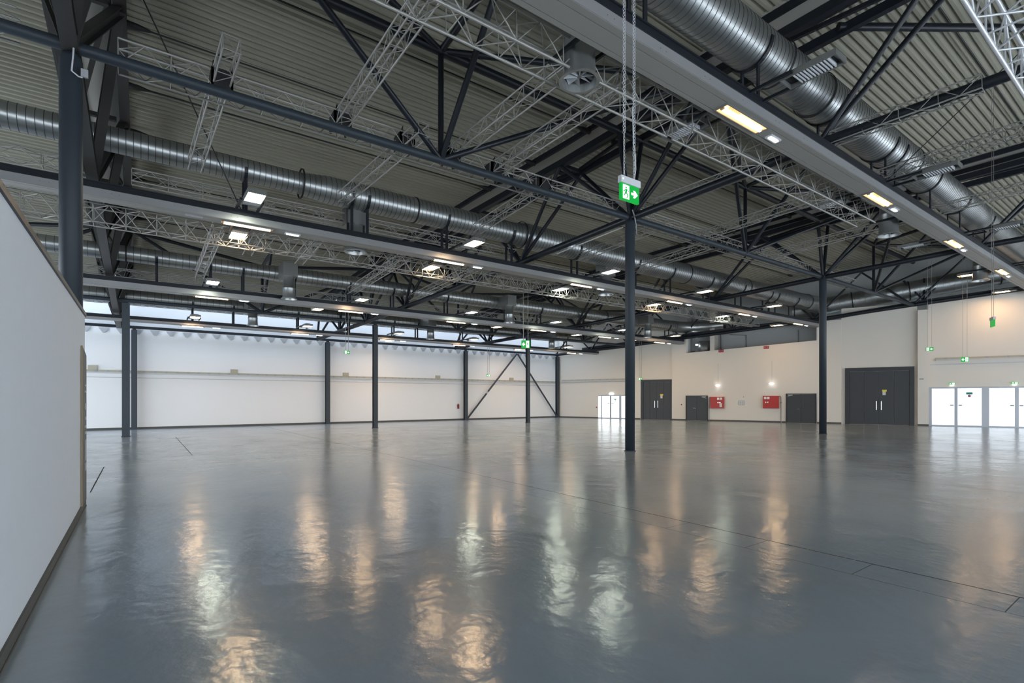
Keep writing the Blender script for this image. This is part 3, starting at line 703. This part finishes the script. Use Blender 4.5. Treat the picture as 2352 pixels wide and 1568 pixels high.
# black clamp blocks where lattice trusses cross
for (x, y, z, lb) in ((1.38, 12.4, 8.45, 'leftmost of the black clamp blocks along the front lattice truss'), (3.92, 12.5, 8.45, 'second black clamp block along the front lattice truss'), (5.58, 12.5, 8.45, 'third black clamp block, left of the ceiling node'), (6.95, 12.5, 8.45, 'fourth black clamp block, right of the ceiling node'), (8.4, 12.5, 8.45, 'fifth black clamp block along the front lattice truss'), (10.2, 12.5, 8.45, 'black clamp block nearest the middle column')):
    t = thing('truss_clamp', (x, y, z), lb, 'clamp', 'black clamps on the lattice truss')
    mb = MB(); mb.box(x-.2, x+.2, y-.24, y-.16, z-.2, z+.2); mb.box(x-.2, x-.16, y-.24, y+.2, z-.2, z+.2); mb.box(x+.16, x+.2, y-.24, y+.2, z-.2, z+.2); mb.build('plate', M['black'], t)
    mb = MB()
    for sx in (-.17, .17): mb.path([(x+sx, y-.2, z+.2), (x+sx, y-.3, z+.28), (x+sx, y-.3, z+.1)], .015, 6)
    mb.build('strap', M['black'], t)

# ------------------------------------------------------------------ exit signs
def man(mb, f, s):   # little running figure built from bars; f maps (x,z) to 3d points, s = thickness vec
    pass
def flat(mb, pts, f, d0, d1):
    n = len(pts); vs = [f(x, z, d0) for x, z in pts]+[f(x, z, d1) for x, z in pts]
    mb.add(vs, [tuple(range(n)), tuple(range(2*n-1, n-1, -1))]+[(i, i+n, (i+1) % n+n, (i+1) % n) for i in range(n)])
def exit_sign(loc, ax, wd, hg, label, arrow=1, chains=None, hang=0, house=True, group='green exit signs', chain_r=.0034):
    """ax: unit vector in plan along the sign; faces the right-hand normal of ax"""
    ax = Vector(ax).normalized(); n = Vector((ax.y, -ax.x)); X, Y, Z = loc
    f = lambda a, z, d: (X+ax.x*a+n.x*d, Y+ax.y*a+n.y*d, Z+z)
    t = thing('exit_sign', loc, label, 'sign', group)
    a = wd/2; b = hg/2
    mb = MB(); flat(mb, [(-a, -b), (a, -b), (a, b), (-a, b)], f, -.02, .02); mb.build('panel', M['exit'], t)
    if house:
        mb = MB(); flat(mb, [(-a-.01, b), (a+.02, b), (a+.02, b+hg*.42), (-a-.01, b+hg*.42)], f, -.035, .035); h_ = mb.build('housing', M['lgrey'], t)
        mb = MB(); flat(mb, [(-a+.02, b+hg*.18), (-a+.035, b+hg*.18), (-a+.035, b+hg*.26), (-a+.02, b+hg*.26)], f, .035, .038); mb.build('led', M['led'], h_)
    g_ = lambda x, z: (x*wd, z*hg)
    mb = MB(); e = arrow
    A = [(.06, .07), (.22, .07), (.16, .22), (.26, .22), (.42, 0), (.26, -.22), (.16, -.22), (.22, -.07), (.06, -.07)]
    A = [g_(x*e, z) for x, z in A]
    if e < 0: A = A[::-1]
    flat(mb, A, f, .02, .024); mb.build('arrow', M['exitw'], t)
    mb = MB(); D = [(-.40, -.42), (-.06, -.42), (-.06, .42), (-.40, .42)]; D = [g_(x*e, z) for x, z in D]
    if e < 0: D = D[::-1]
    flat(mb, D, f, .02, .023); mb.build('doorway', M['exitw'], t)
    mb = MB()
    for P in ([(-.27, .20), (-.20, .20), (-.20, .30), (-.27, .30)], [(-.30, -.08), (-.21, -.08), (-.17, .17), (-.25, .17)], [(-.38, .02), (-.36, -.03), (-.24, .12), (-.26, .16)], [(-.17, .14), (-.10, .02), (-.08, .05), (-.14, .17)], [(-.30, -.08), (-.36, -.24), (-.33, -.26), (-.24, -.08)], [(-.25, -.06), (-.16, -.20), (-.22, -.38), (-.19, -.39), (-.11, -.19), (-.20, -.04)]):
        Q = [g_(x*e, z) for x, z in P]
        if e < 0: Q = Q[::-1]
        flat(mb, Q, f, .023, .026)
    mb.build('running_figure', M['exit'], t)
    if hang:
        hang = zd(Y)+.03
        for sx in (-.55, .55):
            if chains:
                mb = MB(); zz = Z+b+hg*.42; i = 0; L_ = chains; zsplit = zz+(.62 if sx < 0 else .36)
                px, py, _ = f(a*sx, 0, 0)
                while zz < hang:
                    strands = [(0, 0)] if zz < zsplit else [(-.007, .004), (.008, -.004)]
                    for k_, (ox, oy) in enumerate(strands):
                        rot = (i+k_) % 2; c, s_ = (1, .15) if rot else (-.15, 1)
                        pts = []
                        for q in range(8):
                            th = 2*PI*q/8; hw = .0135*math.cos(th); hh = L_*.62*math.sin(th)
                            pts.append((px+ox+c*hw, py+oy+s_*hw, zz+L_/2+hh+k_*L_*.4))
                        mb.path(pts, chain_r, 4, True)
                    zz += L_; i += 1
                mb.build('chain', M['alu_bright'], t)
            else:
                mb = MB(); p = f(a*sx, b+(hg*.42 if house else 0), 0); mb.tube(p, (p[0], p[1], hang), .006 if Y < 12 else .012, 5, None, False); mb.build('wire', M['alu'], t)
        if chains:
            mb = MB(); p = V3(f(a*.55, b+hg*.42, 0)); mb.path([p, p+V3((.04, 0, .18)), p+V3((.03, 0, .38)), p+V3((-.01, 0, .55)), p+V3((-.03, 0, .95)), p+V3((-.03, 0, 1.1))], .008, 6); mb.build('supply_cable', M['lgrey'], t)
    return t
exit_sign((5.95, 5.2, 4.88), (1, .0), .40, .245, 'large hanging green exit sign with arrow, in front of the middle column', 1, .046, 12.0)
exit_sign((15.8, 20.6, 4.55), (.75, -.66), .43, .40, 'hanging green and white exit sign in front of the far slim column', -1, None, 10.3, False)
exit_sign((9.75, 29.85, 4.5), (1, 0), .32, .18, 'small hanging green exit sign between two dark columns at the back wall', 1, None, 9.2, False)
exit_sign((23.0, 35.0, 3.68), (.8, -.6), .3, .16, 'tiny hanging green exit sign left of the diagonal brace', -1, None, 8.4, False)
gt = (GT.x, GT.y)
exit_sign((34.6, 29.0, 3.48), gt, .34, .17, 'small green exit sign over the left glass door', 1, None, 9.3, False)
exit_sign((36.4, 8.1, 3.93), gt, .34, .27, 'hanging exit sign in front of the beige trunking on the right', -1, None, 11.6, False)
exit_sign((22.6, 4.33, 4.26), (.905, .425), .35, .22, 'hanging exit sign seen nearly edge-on near the right edge', -1, None, 12.0, True)
exit_sign((30.0, 7.95, 4.12), (.3, -1), .28, .17, 'hanging exit sign at the corner of the white pilaster', 1, None, 11.6, False)
for s_, lb in ((28.71, 'glowing exit light above the left half of the right glass doors'), (31.66, 'glowing exit light above the right half of the right glass doors')):
    t = exit_sign(G(s_, .08, 2.76), gt, .32, .11, lb, -1, None, 0, False)
    mb = MB(); gbox(mb, s_-.1, s_+.1, .12, .05, 2.63, 2.68); mb.build('downlight', M['em_white'], t)
t = thing('emergency_light', G(5.31, .05, 2.2), 'small bright lamp above the left glass doors', 'lamp'); mb = MB(); gbox(mb, 5.1, 5.5, .1, .0, 2.16, 2.30); mb.build('lamp', M['em_white'], t)

# ------------------------------------------------------------------ doors in the right wall
def leaf_door(name, s0, s1, z1, off, leaves, fr, handles=True):
    t = structE(name, G((s0+s1)/2, off, 0))
    mb = MB(); gbox(mb, s0, s0+fr, off+.10, off, 0, z1); gbox(mb, s1-fr, s1, off+.10, off, 0, z1); gbox(mb, s0+fr, s1-fr, off+.10, off, z1-fr, z1); mb.build('frame', M['frame'], t)
    L_ = (s1-s0-2*fr)/leaves
    for i in range(leaves):
        a = s0+fr+i*L_; mb = MB(); gbox(mb, a+.008, a+L_-.008, off+.045, off-.02, .012, z1-fr-.01); lf = mb.build('leaf', M['door'], t)
        if handles == 'bar' and i in (leaves//2-1, leaves//2):
            x = a+L_-.14 if i == leaves//2-1 else a+.14
            mb = MB(); mb.tube(G(x, off+.12, 1.02), G(x, off+.12, 1.62), .022, 8)
            for zz in (1.07, 1.57): mb.tube(G(x, off+.045, zz), G(x, off+.12, zz), .014, 6)
            mb.build('handle', M['chrome'], lf)
        if handles == 'lever' and i == 0:
            mb = MB(); mb.tube(G(a+L_-.10, off+.09, 1.02), G(a+L_-.28, off+.09, 1.02), .016, 6); mb.tube(G(a+L_-.10, off+.045, 1.02), G(a+L_-.10, off+.09, 1.02), .016, 6); mb.build('handle', M['chrome'], lf)
    return t
t2 = leaf_door('door_2', 8.05, 10.76, 3.42, 0, 4, .2, 'bar')
t3 = leaf_door('door_3', 11.91, 13.64, 2.04, .22, 2, .05, 'lever')
t4 = leaf_door('door_4', 19.22, 21.19, 2.17, .22, 2, .05, 'lever')
t5 = leaf_door('door_5', 22.92, 26.8, 3.95, 0, 4, .26, 'bar')
for t_, s_, z_, o_ in ((t2, 9.72, 1.9, .05), (t5, 25.05, 2.12, .05)):
    mb = MB(); gbox(mb, s_, s_+.26, o_+.012, o_-.004, z_+.16, z_+.28); mb.build('yellow_notice', M['yellow'], t_)
    mb = MB(); gbox(mb, s_+.02, s_+.2, o_+.012, o_-.004, z_-.08, z_+.16); mb.build('paper_notice', M['paper'], t_)
for t_, s_, z_, d_ in ((t3, 13.35, 1.9, 1), (t4, 19.5, 2.02, -1)):
    mb = MB(); gbox(mb, s_-.16, s_+.16, .33, .27, z_, z_+.06); mb.bar(G(s_-.1*d_, .34, z_+.02), G(s_+.22*d_, .36, z_-.1), .03, .02); mb.build('door_closer', M['lgrey'], t_)
def glass_door(name, s0, s1, z1, leaves, off, mt, seq, st=.09):
    t = structE(name, G((s0+s1)/2, off, 0)); mb = MB()
    gbox(mb, s0, s1, off+.06, off-.04, z1-.11, z1); gbox(mb, s0, s1, off+.06, off-.04, 0, .09)
    for a, b_ in seq: gbox(mb, a, b_, off+.06, off-.04, .09, z1-.11)
    mb.build('frame', M['dalu'], t)
    for i, (a, b_) in enumerate(leaves):
        mb = MB(); gbox(mb, a+.01, b_-.01, off+.03, off, .10, z1-.12); p = mb.build('pane', mt, t)
        mb = MB(); x = b_-.12 if i % 2 == 0 else a+.12; gbox(mb, x-.09, x+.09, off+.05, off+.03, 1.33, 1.40); mb.build('handle', M['grey'], p)
    return t
glass_door('door_1', 4.02, 7.45, 2.12, [(4.39, 5.13), (5.27, 6.02), (6.22, 7.0), (7.1, 7.4)], -.05, M['glass_hot'], [(4.3, 4.39), (5.13, 5.27), (6.02, 6.22), (7.0, 7.1), (7.4, 7.45)])
mb = MB(); gbox(mb, 4.05, 4.3, -.02, -.06, .09, 2.0); o = mb.build('window_2', M['glass_hot']); tag(o, kind='structure')
t6 = glass_door('door_6', 27.55, 46, 2.55, [(27.72, 28.84), (29.01, 30.16), (30.51, 31.68), (31.86, 33.0), (33.35, 34.5), (34.7, 35.9), (36.2, 37.3), (37.5, 38.6), (38.9, 40), (40.2, 41.3), (41.6, 42.7), (42.9, 44)], -.05, M['glass'],
                [(27.55, 27.72), (28.84, 29.01), (30.16, 30.51), (31.68, 31.86), (33.0, 33.35), (34.5, 34.7), (35.9, 36.2), (37.3, 37.5), (38.6, 38.9), (40, 40.2), (41.3, 41.6), (42.7, 42.9), (44, 46)])
mb = MB(); gbox(mb, 29.42, 29.73, -.01, -.03, 2.06, 2.2); mb.build('exit_sticker', M['dgreen'], t6)
mb = MB(); mb.lathe(G(29.58, -.02, 1.97), (GN.x, GN.y, 0), [(0, 0), (0, .08), (.01, .08), (.01, 0)], 16); mb.build('round_sticker', M['rose'], t6)
mb = MB(); gbox(mb, 5.55, 5.75, -.01, -.03, 1.68, 1.78); mb.lathe(G(5.65, -.02, 1.6), (GN.x, GN.y, 0), [(0, 0), (0, .05), (.01, .05), (.01, 0)], 12)
t = mb.build('door_sticker', M['dgreen'], origin=G(5.65, -.02, 1.7)); tag(t, 'small dark green sticker on the left glass door', 'sticker')

# ------------------------------------------------------------------ fittings on the right wall
def cabinet(s0, s1, z0, z1, lb, mirror):
    t = thing('hose_cabinet', G((s0+s1)/2, .3, z0), lb, 'cabinet', 'red fire cabinets')
    mb = MB(); gbox(mb, s0, s1, .42, .22, z0, z1); mb.build('body', M['red'], t)
    mb = MB(); gbox(mb, s0+.02, s1-.02, .44, .42, z0+.02, z1-.02); d_ = mb.build('door', M['red'], t)
    a = s0+.07 if mirror else s1-.5
    for k in range(2):
        x = a+.21*k; mb = MB(); gbox(mb, x, x+.17, .446, .438, z1-.24, z1-.07); p = mb.build('pictogram', M['white'], d_)
    x = s0+.2 if mirror else s1-.42
    mb = MB(); gbox(mb, x-.04, x+.03, .46, .44, z0+.42, z0+.50); gbox(mb, x+.1, x+.17, .46, .44, z0+.42, z0+.50); mb.build('latch', M['chrome'], d_)
    if not mirror: mb = MB(); gbox(mb, s1-.32, s1-.12, .446, .438, z0+.1, z0+.4); mb.build('paper_notice', M['paper'], d_)
    t2_ = thing('standpipe', G(s1+.14 if mirror else s0-.12, .27, 0), 'thin grey water pipe beside the %s red cabinet' % ('right' if mirror else 'left'), 'pipe')
    x = s1+.14 if mirror else s0-.12; c_ = s1 if mirror else s0
    mb = MB(); mb.path([G(x, .28, 0), G(x, .28, z1-.2), G(x+(.0 if mirror else .0), .28, z1-.1), G((x+c_)/2, .28, z1-.02), G(c_, .28, z1-.02)], .025, 8); mb.build('pipe', M['galvd'], t2_)
    if mirror: mb = MB(); mb.lathe(G(x, .28, z1-.55), (0, 0, 1), [(0, 0), (0, .05), (.1, .05), (.1, 0)], 8); mb.build('valve', M['galvd'], t2_)
cabinet(13.87, 14.89, 1.02, 1.94, 'red fire hose cabinet with white notice, left of the two', False)
cabinet(17.69, 18.76, 1.06, 2.0, 'red fire hose cabinet with pipe on its right side, right of the two', True)
t = thing('wall_notice', G(16.14, .23, 1.45), 'small framed grey notice between the red cabinets', 'sign')
mb = MB(); gbox(mb, 15.9, 16.38, .235, .22, 1.28, 1.64); mb.build('board', M['grey'], t)
for i in range(2):
    for j in range(3): mb = MB(); gbox(mb, 15.93+.15*j, 16.05+.15*j, .24, .235, 1.32+.16*i, 1.44+.16*i); mb.build('sheet', M['paper'], t)
t = thing('wall_sensor', G(16.3, .23, 1.93), 'tiny grey sensor above the framed notice', 'sensor'); mb = MB(); mb.lathe(G(16.3, .22, 1.93), (GN.x, GN.y, 0), [(0, 0), (0, .04), (.04, .03), (.04, 0)], 10); mb.build('body', M['grey'], t)
for s_, z_, lb in ((14.43, 2.84, 'left'), (18.28, 2.92, 'right')):
    t = thing('emergency_light', G(s_, .3, z_), 'small glowing white lamp with red symbol above the %s red cabinet' % lb, 'lamp')
    mb = MB(); mb.lathe(G(s_, .43, z_), (0, 0, 1), [(-.07, 0), (-.07, .1), (0, .2), (.07, .1), (.07, 0)], 16); mb.build('body', M['em_white'], t)
    mb = MB(); gbox(mb, s_-.14, s_-.02, .645, .60, z_-.045, z_+.02); gbox(mb, s_+.06, s_+.12, .645, .60, z_-.03, z_+.04); mb.build('symbol', M['em_red'], t)
    mb = MB(); mb.tube(G(s_, .235, z_+.07), G(s_, .235, z_+1.75), .008, 5); mb.build('cable', M['grey'], t)
for s_, z_, lb in ((14.65, 5.58, 'left'), (17.9, 5.69, 'right')):
    t = thing('fire_sign', G(s_, .23, z_), 'dark red fire sign high on the right wall, %s of the two' % lb, 'sign')
    mb = MB(); gbox(mb, s_-.19, s_+.19, .24, .22, z_-.11, z_+.11); mb.build('board', M['rubyred'], t)
    mb = MB(); gbox(mb, s_-.15, s_-.05, .243, .24, z_-.05, z_+.07); gbox(mb, s_+.03, s_+.15, .243, .24, z_-.03, z_+.05); mb.build('symbol', M['rose'], t)
t = thing('call_point', G(11.55, .24, 1.3), 'small round red alarm button between the tall closed door and the small one', 'alarm'); mb = MB(); mb.lathe(G(11.55, .22, 1.3), (GN.x, GN.y, 0), [(0, 0), (0, .055), (.04, .05), (.04, 0)], 12); mb.build('body', M['rubyred'], t)
t = thing('call_point', G(3.85, .03, 1.0), 'small red alarm button left of the left glass doors', 'alarm'); mb = MB(); gbox(mb, 3.8, 3.9, .04, 0, .95, 1.05); mb.build('body', M['rubyred'], t)
t = thing('fire_extinguisher', (21.45, 37.15, .95), 'small dark red extinguisher hung on the back wall beside a wall column', 'extinguisher')
mb = MB(); mb.lathe((21.5, 37.27, .95), (0, 0, 1), [(0, 0), (0, .08), (.32, .08), (.38, .03), (.42, .03), (.42, 0)], 12); mb.build('body', M['rubyred'], t)
mb = MB(); mb.path([(21.5, 37.2, 1.36), (21.4, 37.17, 1.3), (21.38, 37.17, 1.1)], .015, 6); mb.build('hose', M['black'], t)
t = thing('wall_lamp', G(12.6, -.6, 6.25), 'small bright lamp in the dark opening above the small door', 'lamp'); mb = MB(); mb.lathe(G(12.6, -.5, 6.2), (0, 0, 1), [(0, 0), (.02, .1), (.1, .1), (.12, 0)], 12); mb.build('lamp', M['cool'], t)
t = thing('equipment_box', G(13.2, -1.2, 5.4), 'dark ventilation unit in the opening above the small door', 'box'); mb = MB(); mb.lathe(G(13.1, -.95, 5.4), (0, 0, 1), [(0, 0), (0, .5), (1.15, .5), (1.15, 0)], 24); mb.build('drum', M['galvd'], t)
mb = MB(); gbox(mb, 12.15, 12.45, -.3, -.6, 5.4, 5.75); mb.build('control_box', M['frame'], t)
for s_ in (14.3, 16.2, 19.9):
    t = thing('wall_pipe', G(s_, -1.85, 5.4), 'grey conduit on the set-back upper wall, %s' % {14.3: 'left', 16.2: 'middle', 19.9: 'right'}[s_], 'pipe'); mb = MB(); mb.path([G(s_, -1.55, 5.4), G(s_, -1.55, 6.9), G(s_-(1.2 if s_ == 16.2 else .02), -1.55, 7.05)], .04, 6); mb.build('pipe', M['galvd'], t)
mb = MB(); gbox(mb, 13.7, 14.05, -.25, -1.9, 5.4, 9); struct('wall_pier', mb, M['wall'])
t = thing('security_camera', G(27.1, .5, 3.05), 'small dark camera on the white pilaster', 'camera'); mb = MB(); gbox(mb, 27.05, 27.25, .46, .3, 3.05, 3.13); mb.build('body', M['grey'], t)

# ------------------------------------------------------------------ trunking with sockets on both walls
def trunk(fn, n, L_, z, lab, name):
    t = thing(name, fn(0, 0, z), lab, 'trunking')
    mb = MB(); mb.hexa([fn(0, 0, z-.1), fn(L_, 0, z-.1), fn(L_, .09, z-.1), fn(0, .09, z-.1), fn(0, 0, z+.08), fn(L_, 0, z+.08), fn(L_, .09, z+.08), fn(0, .09, z+.08)]); mb.build('duct_channel', M['beige'], t)
    mb = MB(); mb.hexa([fn(0, .09, z-.12), fn(L_, .09, z-.12), fn(L_, .16, z-.12), fn(0, .16, z-.12), fn(0, .09, z-.04), fn(L_, .09, z-.04), fn(L_, .16, z-.04), fn(0, .16, z-.04)]); mb.build('cable_tray', M['lgrey'], t)
    for i in range(n):
        x = (i+.5)*L_/n; mb = MB(); mb.hexa([fn(x-.05, .09, z-.03), fn(x+.05, .09, z-.03), fn(x+.05, .12, z-.03), fn(x-.05, .12, z-.03), fn(x-.05, .09, z+.06), fn(x+.05, .09, z+.06), fn(x+.05, .12, z+.06), fn(x-.05, .12, z+.06)]); mb.build('socket', M['grey'], t)
fw = lambda x, o, z: (-4+x, 37.35-o, z)
trunk(fw, 66, 36.6, 3.36, 'beige cable trunking with sockets along the back wall', 'wall_trunking')
trunk(lambda x, o, z: G(.3+x, o, z), 10, 7.1, 3.5, 'short beige cable trunking on the right wall near the far corner', 'wall_trunking')
trunk(lambda x, o, z: G(27.9+x, o, z), 14, 14, 4.38, 'beige cable trunking on the right wall above the glass doors', 'wall_trunking')
for i, x in enumerate((-2.2, 4.9, 12.1, 19.6, 27.0)):
    t = thing('junction_box', (x, 37.28, 3.44), 'small beige box on top of the back wall trunking, %s from the left' % ORD[i], 'box', 'boxes on the back wall trunking'); mb = MB(); mb.box(x-.2, x+.2, 37.24, 37.34, 3.445, 3.68); mb.build('box', M['beige'], t)

# poster standing against the end of the partition
t = thing('poster_panel', (-.74, 10.75, .11), 'tall narrow grey poster panel leaning on the end of the white partition', 'poster')
mb = MB(); mb.hexa([(-.757, 10.45, .11), (-.757, 11.16, .11), (-.735, 11.16, .11), (-.735, 10.45, .11), (-.757, 10.45, 2.62), (-.757, 11.16, 2.52), (-.735, 11.16, 2.52), (-.735, 10.45, 2.62)]); mb.build('board', M['poster'], t)
mb = MB(); mb.box(-.757, -.733, 10.43, 10.45, .11, 2.63); mb.build('edge', M['tan'], t)
mb = MB()
for (y0, y1, z0, z1) in ((10.85, 11.05, 1.62, 1.72), (10.85, 11.1, 1.45, 1.5), (10.8, 11.1, 1.32, 1.36), (10.8, 11.1, 1.22, 1.26), (10.85, 11.1, .78, 1.12), (10.85, 11.1, .62, .74), (10.8, 11.1, 2.0, 2.03), (10.8, 11.1, 1.9, 1.93)):
    x0 = x1 = -.744
    mb.hexa([(x0-.004, y0, z0), (x0-.004, y1, z0), (x0+.012, y1, z0), (x0+.012, y0, z0), (x1-.004, y0, z1), (x1-.004, y1, z1), (x1+.012, y1, z1), (x1+.012, y0, z1)])
mb.build('print', M['grey'], t)

# hanging steel-wire ropes near the right edge
